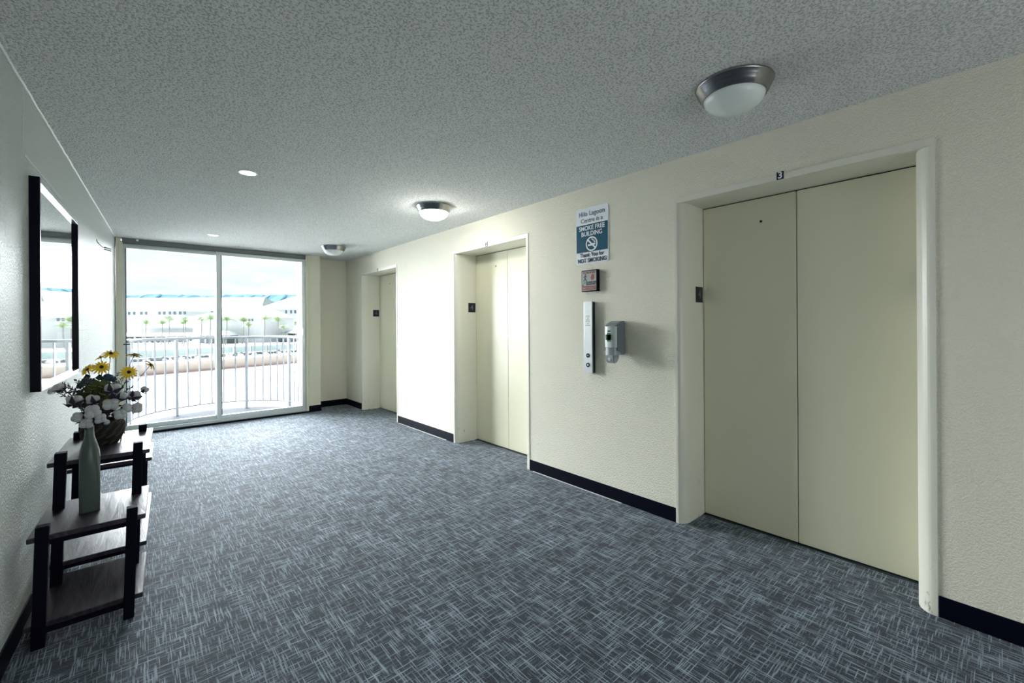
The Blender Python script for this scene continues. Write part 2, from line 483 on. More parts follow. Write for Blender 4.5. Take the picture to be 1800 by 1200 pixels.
# ------------------------------------------------------------------ lift doors
def arc_profile(y_face, y_open, sgn):
    """plan outline of a bullnose jamb. y_face = outer edge on wall, y_open = reveal plane"""
    P = [(WX + 0.02, y_face), (WX - 0.005, y_face), (WX - 0.005, y_face + sgn * 0.012)]
    rx, ry = 0.085, abs(y_open - y_face) - 0.012
    for i in range(1, 11):
        t = i / 10 * PI / 2
        P.append((WX - 0.005 + rx * (1 - math.cos(t)), y_face + sgn * (0.012 + ry * math.sin(t))))
    P += [(DX + 0.01, y_open), (DX + 0.01, y_face)]
    return P
for i, (a, b) in enumerate(DOORS):
    n = i + 1
    r = struct(empty('door_%d' % n, (WX, (a + b) / 2, 0)),
               ['nearest cream steel lift doors, numbered 3 over the frame', 'middle pair of cream lift doors, numbered 2 over the frame', 'farthest cream lift doors, numbered 1, beside the far corner'][i])
    off = Vector((-WX, -(a + b) / 2, 0))
    def L(o):
        o.location = off; return o
    bm = new(); prism(bm, arc_profile(b, b - 0.062, -1), 0, HB); L(fin('jamb', bm, 'frame_paint', r, False))
    bm = new(); prism(bm, arc_profile(a, a + 0.072, 1), 0, HB); L(fin('jamb', bm, 'frame_paint', r, False))
    bm = new(); box(bm, WX - 0.006, DX + .01, a, b, HB, HT, 0.002); L(fin('header', bm, 'frame_paint', r))
    oa, ob = a + 0.072, b - 0.062
    c = (a + b) / 2 - 0.005
    for y0, y1 in ((oa - .004, c - .0025), (c + .0025, ob - .004)):
        bm = new(); box(bm, DX, DX + .035, y0, y1, 0.008, HB - 0.006, 0.0015); L(fin('door_panel', bm, 'door_paint', r))
    bm = new(); box(bm, DX + .04, DX + .06, a, b, 0, HT); L(fin('gap_backing', bm, 'black_gap', r))
    bm = new(); box(bm, DX - .02, DX + .04, oa, ob, -.01, 0.003); L(fin('sill', bm, 'dark_steel', r))
    bm = new()
    lathe(bm, [(0, 0), (.008, 0), (.008, .003), (0, .003)], 14)
    bmesh.ops.transform(bm, matrix=Matrix.Rotation(-PI / 2, 4, 'Y'), verts=bm.verts)
    o = fin('keyhole', bm, 'black_plastic', r); o.location = off + Vector((DX, c + 0.197, 1.99))
    # number over the frame
    bm = new(); box(bm, WX - .0075, WX - .0055, c - .018, c + .018, HB + .002, HB + .046)
    pl = L(fin('number_plate', bm, 'black_plastic', r)); pl['label'] = 'small black number plate over the lift frame'
    t = text('numeral', '321'[i], .052, 'sign_white', pl, (WX - .0085, c, HB + .024), (0, -1, 0), (0, 0, 1), .0012)
    # floor plate in the reveal, both sides
    for side, yy in ((1, ob), (-1, oa)):
        bm = new()
        y0, y1 = (yy - .003, yy) if side == 1 else (yy, yy + .003)
        box(bm, DX - .112, DX - .012, y0, y1, 1.486, 1.594, .001)
        pl = L(fin('floor_plate', bm, 'black_plastic', r)); pl['label'] = 'square black plate with floor number 4'
        text('numeral', '4', .085, 'grey_numeral', pl, (DX - .062, yy - side * .004, 1.54), (side, 0, 0), (0, 0, 1), .001)
    # parts text meshes are in world coordinates: shift with their plate parent (already offset)

# ------------------------------------------------------------------ window wall: sliding glass door
w = struct(empty('window_1', (0, YW, 0)), 'two-panel sliding glass door to the curved balcony')
X0, X1 = lx(YW) - .005, 2.055
def wp(name, mt, boxes, bev=0.002, lab=None, parent=None):
    bm = new()
    for b_ in boxes: box(bm, *b_, bev)
    o = fin(name, bm, mt, parent or w)
    if not parent: o.location = (0, -YW, 0)
    if lab: o['label'] = lab
    return o
wp('side_trim', 'cream_trim', [(X0 + .012, X0 + .055, YW - .045, YW + .09, 0, 2.435), (X0 + .055, X0 + .075, YW - .03, YW + .08, 0, 2.40)])
wp('side_trim', 'cream_trim', [(X1 - .035, X1, YW - .045, YW + .09, 0, 2.435)])
wp('head_track', 'dark_track', [(X0 + .07, X1 - .03, YW - .035, YW + .09, 2.385, 2.437), (X0 + .07, X1 - .03, YW - .025, YW - .015, 2.37, 2.385)])
wp('threshold', 'black_rubber', [(X0 + .03, X1 + .0, YW - .06, YW + .1, 0.0, 0.022)])
wp('sill_track', 'aluminium', [(X0 + .07, X1 - .03, YW - .03, YW + .09, 0.022, 0.05), (X0 + .07, X1 - .03, YW - .03, YW - .022, 0.05, 0.062)])
def sash(x0, x1, y, lw, rw, dark=False):
    """one glazed panel: two stiles, two rails, a pane"""
    f = empty('sash', (0, 0, 0)); f.parent = w; f.location = (0, -YW, 0)
    def q(name, mt, b_, lab=None):
        bm = new(); box(bm, *b_, 0.002); o = fin(name, bm, mt, f)
        if lab: o['label'] = lab
    q('stile', 'aluminium', (x0, x0 + lw, y, y + .035, .05, 2.38))
    q('stile', 'aluminium', (x1 - rw, x1, y, y + .035, .05, 2.38))
    q('rail', 'aluminium', (x0 + lw, x1 - rw, y + .001, y + .034, .05, .112))
    q('rail', 'aluminium', (x0 + lw, x1 - rw, y + .001, y + .034, 2.325, 2.38))
    q('pane', 'window_glass', (x0 + lw - .005, x1 - rw + .005, y + .015, y + .021, .105, 2.33))
    q('gasket', 'dark_gasket', (x0 + lw, x0 + lw + .010, y + .004, y + .033, .112, 2.325))
    return f
sash(X0 + .075, 0.91, YW + .035, .022, .05)
s2 = sash(0.868, 2.018, YW - .012, .055, .05)
wp('latch', 'aluminium', [(1.972, 2.0, YW - .035, YW - .012, 1.19, 1.30)])
wp('latch', 'dark_gasket', [(X0 + .075, X0 + .14, YW - .006, YW + .02, 1.12, 1.135)])
wp('head_catch', 'white_paint', [(X0 + .20, X0 + .225, YW - .045, YW - .035, 2.41, 2.436)])
# upper soffit and balcony
CX, CY, CR = 0.98, 7.40, 1.13
bm = new()
P = [(CX + CR * math.cos(R_(a)), CY + CR * math.sin(R_(a))) for a in range(0, 181, 6)]
P = [(CX + CR, YW + .1)] + P + [(CX - CR, YW + .1)]
prism(bm, P, -0.16, -0.015)
fb = struct(fin('floor_balcony', bm, 'balcony_concrete'), 'curved concrete balcony slab outside the glass door')
bm = new()
Q = [(CX + 1.10 * math.cos(R_(a)), CY + 1.10 * math.sin(R_(a))) for a in range(8, 173, 4)]
Q2 = [(x, min(y - .02, 6.62 + math.sqrt(max(0.01, 1.30 ** 2 - (x - CX) ** 2)))) for x, y in Q[::-1]]
n_ = len(Q)
lo = [bm.verts.new((x, y, -.0145)) for x, y in Q]; hi = [bm.verts.new((x, y, -.0145)) for x, y in Q2[::-1]]
for k in range(n_ - 1): bm.faces.new((lo[k], lo[k + 1], hi[k + 1], hi[k]))
fin('wet_gutter', bm, 'wet_gutter', fb)['label'] = 'darker wet crescent along the balcony edge'
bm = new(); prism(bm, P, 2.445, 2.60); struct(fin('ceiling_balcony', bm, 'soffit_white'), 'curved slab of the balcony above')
# facade returns outside either side of the glass door
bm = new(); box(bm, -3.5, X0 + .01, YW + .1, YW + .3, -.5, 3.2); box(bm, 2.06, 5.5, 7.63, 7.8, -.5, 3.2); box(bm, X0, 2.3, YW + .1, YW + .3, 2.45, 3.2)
struct(fin('wall_outside', bm, 'soffit_white'))

# balcony railing
RR = 1.03
rl = empty('balcony_railing', (CX, CY, -.015)); tag(rl, 'curved white metal balcony railing with thin vertical balusters', 'railing')
RO = Vector((-CX, -CY, .015))
def rp(a, z, r=RR): return (CX + r * math.cos(R_(a)), CY + r * math.sin(R_(a)), z)
bm = new(); tube(bm, [rp(a, 1.16) for a in range(-8, 189, 4)], .021, 10); o = fin('top_rail', bm, 'rail_white', rl, True); o.location = RO
bm = new(); tube(bm, [rp(a, .105) for a in range(-8, 189, 4)], .012, 6); o = fin('bottom_rail', bm, 'rail_white', rl, True); o.location = RO
posts = [172, 118, 64.5, 22]
for a in posts:
    bm = new(); x, y, _ = rp(a, 0); box(bm, -.019, .019, -.019, .019, -.015, 1.15)
    bmesh.ops.rotate(bm, matrix=Matrix.Rotation(R_(a), 3, 'Z'), verts=bm.verts)
    o = fin('post', bm, 'rail_white', rl); o.location = RO + Vector((x, y, 0))
bal = None
angs = []
for p0, p1, k in ((172, 118, 5), (118, 64.5, 5), (64.5, 22, 5), (22, -8, 3), (188, 172, 1)):
    angs += [p0 + (p1 - p0) * (j + 1) / (k + 1) for j in range(k)]
for a in angs:
    x, y, _ = rp(a, 0)
    if bal is None:
        bm = new(); box(bm, -.0085, .0085, -.0085, .0085, .105, 1.15)
        bal = fin('baluster', bm, 'rail_white', rl); o = bal
    else:
        o = bal.copy(); col.objects.link(o); o.parent = rl
    o.location = RO + Vector((x, y, 0)); o.rotation_euler = (0, 0, R_(a))

# ------------------------------------------------------------------ ceiling lights
def fixture(loc, lit, label):
    r = empty('ceiling_light', loc); tag(r, label, 'ceiling light', None)
    bm = new()
    lathe(bm, [(0.12, 0), (.162, 0), (.165, -.004), (.160, -.012), (.157, -.013), (.154, -.026), (.150, -.028), (.146, -.042), (.141, -.045), (.135, -.060), (.130, -.062), (.128, -.056), (.12, -.02)], 56)
    fin('metal_rim', bm, 'brushed_nickel', r, True)
    bm = new()
    pr = [(.129 * math.cos(t), -.056 - .072 * math.sin(t)) for t in [k / 14 * PI / 2 for k in range(15)]]
    pr[-1] = (0, pr[-1][1])
    lathe(bm, pr, 48)
    fin('glass_bowl', bm, 'lit_glass' if lit else 'frosted_glass', r, True)
fixture((2.095, 0.825, H), False, 'unlit brushed nickel ceiling light above the nearest lift doors')
fixture((2.105, 3.49, H), True, 'lit round ceiling light glowing in front of the middle lift')
fixture((2.105, 6.15, H), False, 'small unlit ceiling light farthest away by the far corner')
for loc, lab in (((0.625, 3.575, H), 'recessed white ceiling downlight nearer the viewer'), ((0.733, 6.27, H), 'recessed white ceiling downlight close to the glass door')):
    r = empty('downlight', loc); tag(r, lab, 'downlight')
    bm = new(); lathe(bm, [(.052, 0), (.063, 0), (.063, -.003), (.058, -.006), (.052, -.004)], 36); fin('trim_ring', bm, 'white_paint', r, True)
    bm = new(); lathe(bm, [(.053, -.001), (.053, -.004), (0, -.005)], 36); fin('lens', bm, 'downlight_lens', r, True)

# ------------------------------------------------------------------ wall signs and fittings
XR, ZR = (0, -1, 0), (0, 0, 1)
def rrect(y0, y1, z0, z1, r, n=5):
    P = []
    for cy, cz, a0 in ((y1 - r, z1 - r, 0), (y0 + r, z1 - r, 90), (y0 + r, z0 + r, 180), (y1 - r, z0 + r, 270)):
        for k in range(n + 1):
            a = R_(a0 + 90 * k / n); P.append((cy + r * math.cos(a), cz + r * math.sin(a)))
    return P
sy, sz0, sz1 = 2.167, 1.822, 2.272
r = empty('smoking_sign', (WX, sy, 0)); tag(r, 'white and teal smoke free building sign on the wall above the fire notice', 'sign')
so = (-WX, -sy, 0)
def sp(o): o.location = so; return o
bm = new(); prism(bm, rrect(sy - .16, sy + .16, sz0, sz1, .02), WX - .005, WX, 'x'); board = sp(fin('board', bm, 'sign_white', r))
bm = new(); box(bm, WX - .006, WX - .005, sy - .155, sy + .155, 1.918, 2.138); sp(fin('teal_field', bm, 'sign_teal', r))
def st(s, size, z, mt, bold=0, sx=1, y=sy):
    t = text('lettering', s, size, mt, r, (WX - .0068, y, z), XR, ZR, bold, sx); t.location = so; return t
st('Hilo Lagoon', .054, 2.224, 'sign_grey_ink', .0002, .98)
st('Centre is a', .050, 2.170, 'sign_grey_ink', .0002, .98)
st('SMOKE FREE', .050, 2.108, 'sign_white', .0009, .92)
st('BUILDING', .050, 2.062, 'sign_white', .0009, .92)
st('Thank You for', .047, 1.894, 'sign_ink', .0006, .86)
st('NOT SMOKING', .047, 1.849, 'sign_ink', .0008, .88)
# no-smoking emblem
bm = new()
cz = 1.979; n = 40
for k in range(n):
    a0, a1 = 2 * PI * k / n, 2 * PI * (k + 1) / n
    v = [bm.verts.new((WX - .0072, sy + rr * math.cos(a), cz + rr * math.sin(a))) for a, rr in ((a0, .058), (a1, .058), (a1, .047), (a0, .047))]
    bm.faces.new(v)
def quad(bm, c, L_, W_, ang, x):
    ca, sa = math.cos(ang), math.sin(ang)
    P = []
    for a, b in ((-L_, -W_), (L_, -W_), (L_, W_), (-L_, W_)):
        P.append(bm.verts.new((x, c[0] - (a * ca - b * sa), c[1] + a * sa + b * ca)))
    bm.faces.new(P)
quad(bm, (sy, cz), .050, .0065, R_(-43), WX - .0078)
quad(bm, (sy + .016, cz - .008), .022, .007, 0, WX - .0072)
quad(bm, (sy - .020, cz - .004), .011, .007, 0, WX - .0072)
quad(bm, (sy - .035, cz - .004), .002, .007, 0, WX - .0072)
for (yy, zz) in ((-.034, .008), (-.030, .018), (-.022, .024), (-.014, .030), (-.008, .037)):
    quad(bm, (sy + yy, cz + zz), .0065, .0018, R_(35), WX - .0072)
    quad(bm, (sy + yy + .007, cz + zz + .004), .0065, .0018, R_(-20), WX - .0072)
sp(fin('no_smoking_symbol', bm, 'sign_white', r))

# fire notice
fy, fz = 2.173, 1.683
r = empty('fire_notice', (WX, fy, 0)); tag(r, 'small black framed fire notice between the teal sign and the call panel', 'sign')
fo = (-WX, -fy, 0)
bm = new(); box(bm, WX - .032, WX, fy - .078, fy + .078, fz - .085, fz + .085, .002); fin('frame', bm, 'black_frame', r).location = fo
bm = new(); box(bm, WX - .034, WX - .032, fy - .070, fy + .070, fz - .077, fz + .077); fin('notice_face', bm, 'sign_pale', r).location = fo
bm = new(); box(bm, WX - .0346, WX - .034, fy - .066, fy + .066, fz - .072, fz - .040); fin('red_band', bm, 'sign_red', r).location = fo
def ft(s, size, y, z, mt, bold=.0004, sx=.9):
    t = text('lettering', s, size, mt, r, (WX - .0352, fy + y, fz + z), XR, ZR, bold, sx); t.location = fo
ft('IN CASE OF FIRE', .018, 0, .064, 'sign_red')
ft('DO NOT USE', .019, -.018, -.012, 'sign_ink')
ft('ELEVATORS', .019, -.018, -.028, 'sign_ink')
ft('USE STAIRWAY', .020, 0, -.057, 'sign_pale', .0006)
# flame
bm = new()
fl = [(0, 0), (.014, .006), (.018, .02), (.010, .034), (.012, .048), (.002, .040), (-.002, .056), (-.010, .038), (-.014, .044), (-.018, .018), (-.012, .004)]
vs = [bm.verts.new((WX - .0352, fy - .035 + a, fz + .004 + b)) for a, b in fl]; bm.faces.new(vs)
fin('flame_symbol', bm, 'sign_red', r).location = fo
# running figure on the stairs
bm = new()
X_ = WX - .0352
def dot(cy, cz, rr):
    bm.faces.new([bm.verts.new((X_, cy + rr * math.cos(2 * PI * k / 10), cz + rr * math.sin(2 * PI * k / 10))) for k in range(10)])
dot(fy + .036, fz + .050, .006)
for c_, L_, W_, an in (((.038, .030), .013, .005, 80), ((.046, .008), .013, .0035, 55), ((.030, .008), .012, .0035, -50), ((.030, .036), .010, .0025, -20), ((.047, .034), .010, .0025, 35),
                       ((.052, -.020), .014, .0025, 50), ((.060, -.036), .010, .0025, 0)):
    quad(bm, (fy + c_[0], fz + c_[1]), L_, W_, R_(an), X_)
fin('running_figure_symbol', bm, 'sign_ink', r).location = fo

# call panel
cy_, c0, c1 = 2.181, .951, 1.519
r = empty('call_panel', (WX, cy_, 0)); tag(r, 'tall narrow steel lift call panel with two round buttons', 'call panel')
co = (-WX, -cy_, 0)
bm = new(); box(bm, WX - .030, WX, cy_ - .038, cy_ + .040, c0 + .003, c1 - .003, .001); fin('back_box', bm, 'dark_steel', r).location = co
bm = new(); box(bm, WX - .042, WX - .030, cy_ - .040, cy_ + .042, c0 + .004, c1 + .0, .0015); fin('face_plate', bm, 'brushed_steel', r).location = co
for z in (1.092, 1.017):
    bm = new()
    lathe(bm, [(0, 0), (.0175, 0), (.0175, .004), (.014, .006), (.0125, .003), (0, .003)], 24)
    bmesh.ops.transform(bm, matrix=Matrix.Rotation(-PI / 2, 4, 'Y'), verts=bm.verts)
    b_ = fin('button', bm, 'dark_steel', r, True); b_.location = (-.042, 0, z)
    bm = new(); lathe(bm, [(0, 0), (.007, 0), (.006, .003), (0, .004)], 16)
    bmesh.ops.transform(bm, matrix=Matrix.Rotation(-PI / 2, 4, 'Y'), verts=bm.verts)
    fin('button_centre', bm, 'brushed_steel', b_, True).location = (-.003, 0, 0)
for k, s in enumerate(('IN CASE', 'OF', 'FIRE DO', 'NOT USE', 'ANY', 'ELEVATOR')):
    t = text('lettering', s, .0115, 'engraving', r, (WX - .0427, cy_, 1.402 - k * .0145), XR, ZR, 0, .9); t.location = co

# hand sanitiser dispenser
hy = 1.915
r = empty('sanitizer_dispenser', (WX, hy, 0)); tag(r, 'grey hand sanitizer dispenser on the wall right of the call panel', 'dispenser')
ho = (-WX, -hy, 0)
def hp(name, bm, mt, lab=None, smooth=False, parent=None):
    o = fin(name, bm, mt, parent or r, smooth)
    if not parent: o.location = ho
    if lab: o['label'] = lab
    return o
# back shell: side outline (x depth, z) extruded across y
bm = new()
out = [(WX, 1.113), (WX - .066, 1.113), (WX - .10, 1.155), (WX - .118, 1.17), (WX - .118, 1.318), (WX - .108, 1.332), (WX - .075, 1.350), (WX - .035, 1.362), (WX, 1.362)]
prism(bm, [(a, b) for a, b in out], hy - .058, hy + .058, 'y')
bmesh.ops.bevel(bm, geom=[e for e in bm.edges if abs(abs(e.verts[0].co.y - hy) - .058) < 1e-4 and abs(e.verts[0].co.y - e.verts[1].co.y) < 1e-4], offset=.014, segments=3, affect='EDGES')
hp('housing', bm, 'dispenser_grey', smooth=False)
# front window, a half cylinder
bm = new()
P = [(WX - .100, hy - .052)] + [(WX - .104 - .026 * math.sin(t), hy - .052 * math.cos(t)) for t in [k / 12 * PI for k in range(13)]] + [(WX - .100, hy + .052)]
prism(bm, P, 1.168, 1.322)
hp('front_window', bm, 'label_white', 'pale front window of the dispenser')
bm = new()
P = [(WX - .06, hy - .05)] + [(WX - .08 - .055 * math.sin(t), hy - .055 * math.cos(t)) for t in [k / 12 * PI for k in range(13)]] + [(WX - .06, hy + .05)]
prism(bm, P, 1.112, 1.166)
hp('drip_cover', bm, 'dispenser_light')
bm = new()
prism(bm, [(WX - .128, 1.112), (WX - .05, 1.112), (WX - .055, 1.08), (WX - .075, 1.058), (WX - .10, 1.052), (WX - .120, 1.06), (WX - .128, 1.08)], hy - .036, hy + .036, 'y')
bmesh.ops.bevel(bm, geom=[e for e in bm.edges if abs(e.verts[0].co.y - e.verts[1].co.y) < 1e-4], offset=.008, segments=2, affect='EDGES')
noz = hp('nozzle', bm, 'dispenser_light')
bm = new(); lathe(bm, [(0, 0), (.013, 0), (.011, .003), (0, .004)], 20)
bmesh.ops.transform(bm, matrix=Matrix.Rotation(-PI / 2, 4, 'Y'), verts=bm.verts)
o = fin('sensor', bm, 'label_white', r); o.location = (-.1285, 0, 1.082)
# green drop emblem on the window label
bm = new()
for (a, b, w_, h_) in ((0, 0, .030, .020), (0, 0, .018, .032)):
    box(bm, WX - .1315, WX - .1302, hy - w_ + a, hy + w_ + a, 1.243 - h_, 1.243 + h_)
hp('label_emblem', bm, 'label_green', 'green cross shaped emblem')
bm = new(); box(bm, WX - .1315, WX - .1302, hy - .013, hy + .013, 1.282, 1.293); hp('label_mark', bm, 'sign_ink')

# wire stub on the left wall
y0 = 5.45
bm = new()
tube(bm, [(lx(y0), y0, 2.142), (lx(y0) + .004, y0 + .02, 2.120), (lx(y0) + .02, y0 + .12, 2.108), (lx(y0) + .035, y0 + .25, 2.104), (lx(y0) + .06, y0 + .34, 2.112)], .0035, 6)
r = empty('wire_stub', (lx(y0), y0, 2.11)); tag(r, 'thin black wire stub sticking out of left wall beyond the mirror', 'wire')
o = fin('cable', bm, 'wire_black', r, True); o.location = (-lx(y0), -y0, -2.11)
for dz in (0, -.018):
    bm = new(); tube(bm, [(lx(y0) + .045, y0 + .27, 2.110 + dz), (lx(y0) + .085, y0 + .39, 2.112 + dz)], .006, 6)
    o = fin('prong', bm, 'wire_black', r, True); o.location = (-lx(y0), -y0, -2.11)

# ------------------------------------------------------------------ mirror on the left wall
MY0, MY1, MZ0, MZ1 = 3.02, 4.14, 1.035, 2.055
ang = -math.atan(0.0496)
r = empty('wall_mirror', (lx(MY0), MY0, 0), ang); tag(r, 'large square mirror in a deep black frame on the left wall', 'mirror')
ML = (MY1 - MY0)
def mm(name, bm, mt, lab=None):
    o = fin(name, bm, mt, r)
    if lab: o['label'] = lab
    return o
FD = .036
FW = .020
bm = new(); box(bm, 0, FD, 0, FW, MZ0, MZ1, .001); mm('frame_side', bm, 'black_frame')
bm = new(); box(bm, 0, FD, ML - FW, ML, MZ0, MZ1, .001); mm('frame_side', bm, 'black_frame')
bm = new(); box(bm, 0, FD, FW, ML - FW, MZ1 - .024, MZ1, .001); mm('frame_rail', bm, 'silver_frame', 'polished top rail of the frame')
bm = new(); box(bm, 0, FD, FW, ML - FW, MZ0, MZ0 + .026, .001); mm('frame_rail', bm, 'silver_frame', 'polished bottom rail of the frame')
bm = new(); box(bm, .004, .020, FW * .6, ML - FW * .6, MZ0 + FW * .6, MZ1 - FW * .6); mm('mirror_pane', bm, 'mirror_glass')

# ------------------------------------------------------------------ stepped display stand
SLOPE = .0496
def sxo(y, z): return SLOPE * (y - 2.66) + .030 * (z - .46)
st_o = empty('display_stand', (-.14, 2.66, 0)); tag(st_o, 'dark stained wooden stepped display stand along the left wall', 'display stand')
so_ = Vector((.14, -2.66, 0))
def board_(name, y0, y1, zt, th=.022, x0=-.336, x1=.041):
    bm = new()
    P = [(x0 + sxo(y0, zt), y0), (x1 + sxo(y0, zt), y0), (x1 + sxo(y1, zt), y1), (x0 + sxo(y1, zt), y1)]
    prism(bm, P, zt - th, zt)
    bmesh.ops.bevel(bm, geom=list(bm.edges), offset=.003, segments=1, affect='EDGES')
    o = fin(name, bm, 'stained_board', st_o); o.location = so_
    return o
board_('shelf', 2.668, 3.14, .464)
board_('shelf', 2.668, 3.14, .100)
board_('shelf', 3.015, 3.63, .690)
board_('shelf', 3.015, 3.88, .205)
board_('shelf', 3.545, 4.00, .522)
def apron(y, zt, h=.032):
    bm = new()
    P = [(-.27 + sxo(y, zt), y), (-.02 + sxo(y, zt), y), (-.02 + sxo(y + .02, zt), y + .02), (-.27 + sxo(y, zt), y + .02)]
    prism(bm, P, zt - .022 - h, zt - .022); o = fin('apron', bm, 'stained_leg', st_o); o.location = so_
apron(2.672, .464, .02); apron(3.02, .690, .02); apron(3.55, .522, .012); apron(2.672, .10, .025); apron(3.02, .205, .018)
def leg_(xa, xb, y, top):
    bm = new()
    P = [(xa, y - .004), (xb, y - .004), (xb, y + .042), (xa, y + .042)]
    prism(bm, P, 0, top)
    for v in bm.verts: v.co.x += SLOPE * (y - 2.66) + .030 * (v.co.z - .46)
    bmesh.ops.bevel(bm, geom=list(bm.edges), offset=.0025, segments=1, affect='EDGES')
    o = fin('leg', bm, 'stained_leg', st_o); o.location = so_
for y, t in ((2.662, .505), (3.010, .733), (3.540, .733), (3.955, .560)):
    leg_(-.026, .013, y, t); leg_(-.311, -.269, y, t)

# ------------------------------------------------------------------ vase with cotton stems
vx, vy = -.158, 2.895
VZ = .464
r = empty('bottle_vase', (vx, vy, VZ), R_(2)); tag(r, 'tall square based grey green ceramic bottle on the lower shelf', 'vase')
bm = new()
prof = [(.037, 0), (.037, .006), (.0375, .05), (.0375, .16), (.0375, .225), (.0375, .255), (.035, .285), (.029, .315), (.0215, .340), (.0178, .355), (.0165, .375), (.0165, .400), (.0175, .409)]
rings = []
for w_, z in prof:
    k = min(1, max(0, (z - .15) / .13))       # square below, round above
    ring = []
    for q in range(32):
        t = 2 * PI * q / 32
        c_, s_ = math.cos(t), math.sin(t)
        sq = w_ / max(abs(c_), abs(s_)) * .985
        sq = min(sq, w_ * 1.34)
        rr = sq * (1 - k) + w_ * k
        ring.append(bm.verts.new((rr * c_, rr * s_, z)))
    rings.append(ring)
inner = [bm.verts.new((.0135 * math.cos(2 * PI * q / 32), .0135 * math.sin(2 * PI * q / 32), .409)) for q in range(32)]
deep = [bm.verts.new((.0135 * math.cos(2 * PI * q / 32), .0135 * math.sin(2 * PI * q / 32), .345)) for q in range(32)]
rings += [inner, deep]
for A, B in zip(rings, rings[1:]):
    for q in range(32): bm.faces.new((A[q], A[(q + 1) % 32], B[(q + 1) % 32], B[q]))
bm.faces.new(rings[0][::-1]); bm.faces.new(deep)
fin('bottle', bm, 'vase_glaze', r, True)

def boll(parent, c, size, tilt, seed):
    """a cotton boll: three or four puffs over a dark calyx"""
    rnd = random.Random(seed)
    bm = new()
    T = Vector(tilt).normalized()
    u = T.orthogonal().normalized(); v = T.cross(u)
    for k in range(4):
        a = 2 * PI * k / 4 + rnd.uniform(-.3, .3)
        d = (u * math.cos(a) + v * math.sin(a)) * size * .42 + T * size * rnd.uniform(.05, .3)
        ball(bm, Vector(c) + d, size * rnd.uniform(.54, .64), 2, lump=.06, seed=seed * 7 + k)
    b_ = fin('cotton_boll', bm, 'cotton_white', parent, True)
    bm = new()
    for k in range(4):
        a = 2 * PI * k / 4 + .6 + rnd.uniform(-.2, .2)
        R0 = (u * math.cos(a) + v * math.sin(a)); S0 = T.cross(R0)
        base = Vector(c) - T * size * .55
        pts = [base, base - T * size * .12 + R0 * size * .62 + S0 * size * .34, base + R0 * size * 1.30 + T * size * .55, base - T * size * .12 + R0 * size * .62 - S0 * size * .34]
        f = [bm.verts.new(p) for p in pts]
        g = [bm.verts.new(p - R0 * .0015 - T * .001) for p in pts]
        bm.faces.new(f); bm.faces.new(g[::-1])
        for i in range(4): bm.faces.new((f[i], f[(i + 1) % 4], g[(i + 1) % 4], g[i]))
    fin('calyx', bm, 'calyx_dark', b_)
    return b_
VT = Vector((vx, vy, VZ + .405))
# (name label, boll list: x offset, y offset, z, size, tilt)
branches = [
    ('cotton stem leaning left toward the mirror with two far bolls', [(-.098, -.02, .190, .026, (-.8, .3, .5)), (-.122, -.02, .180, .015, (-1, -.2, .1)), (-.048, -.04, .126, .032, (.1, .75, .6))]),
    ('cotton stem arching low to the left with a single boll', [(-.035, -.045, .052, .027, (-.5, -.3, .2))]),
    ('cotton stem drooping in front of the bottle neck with four low bolls', [(.014, -.055, .070, .034, (-.1, -1, .5)), (-.006, -.05, .022, .028, (-.3, -1, .1)), (.038, -.055, .036, .026, (.3, -1, .1)), (.055, -.035, .014, .020, (.5, .3, .5))]),
    ('upright central cotton stem with a big dark calyx under its boll', [(.016, -.015, .120, .029, (-.1, .8, .7)), (.076, -.025, .094, .034, (.2, -1, .5))]),
    ('cotton stem rising right in front of the daisies with two bolls', [(.084, -.01, .164, .034, (.2, .85, .5)), (.113, -.02, .130, .025, (.5, .5, .5))]),
    ('cotton stem reaching farthest right with three bolls', [(.163, .0, .124, .029, (.3, .6, .3)), (.202, .01, .149, .020, (.6, .3, .8)), (.171, .0, .062, .027, (.8, -.8, -.1))]),
    ('short low cotton stem right of the bottle neck with two bolls', [(.108, -.03, .042, .029, (.6, -.9, .2)), (.134, -.02, .070, .024, (.8, -.8, .3))]),
]
for bi, (lab, bl) in enumerate(branches):
    r = empty('cotton_stem', VT); tag(r, lab, 'cotton stem')
    bm = new()
    for (a, b, c_, s_, t_) in bl:
        e_ = Vector((a, b, c_)) - Vector(t_).normalized() * s_ * .5
        tube(bm, bez((0.004 * math.cos(bi), .004 * math.sin(bi), -.03), (a * .15, b * .2, c_ * .55 + .02), e_, 7), .0016, 5)
    # a dry twig tip
    a, b, c_ = bl[0][:3]
    tube(bm, [(a * .8, b, c_), (a * 1.25, b - .01, c_ - .006)], .0022, 5, .0006)
    fin('twig', bm, 'twig_brown', r, True)
    for k, (a, b, c_, s_, t_) in enumerate(bl): boll(r, (a, b, c_), s_, t_, bi * 10 + k)

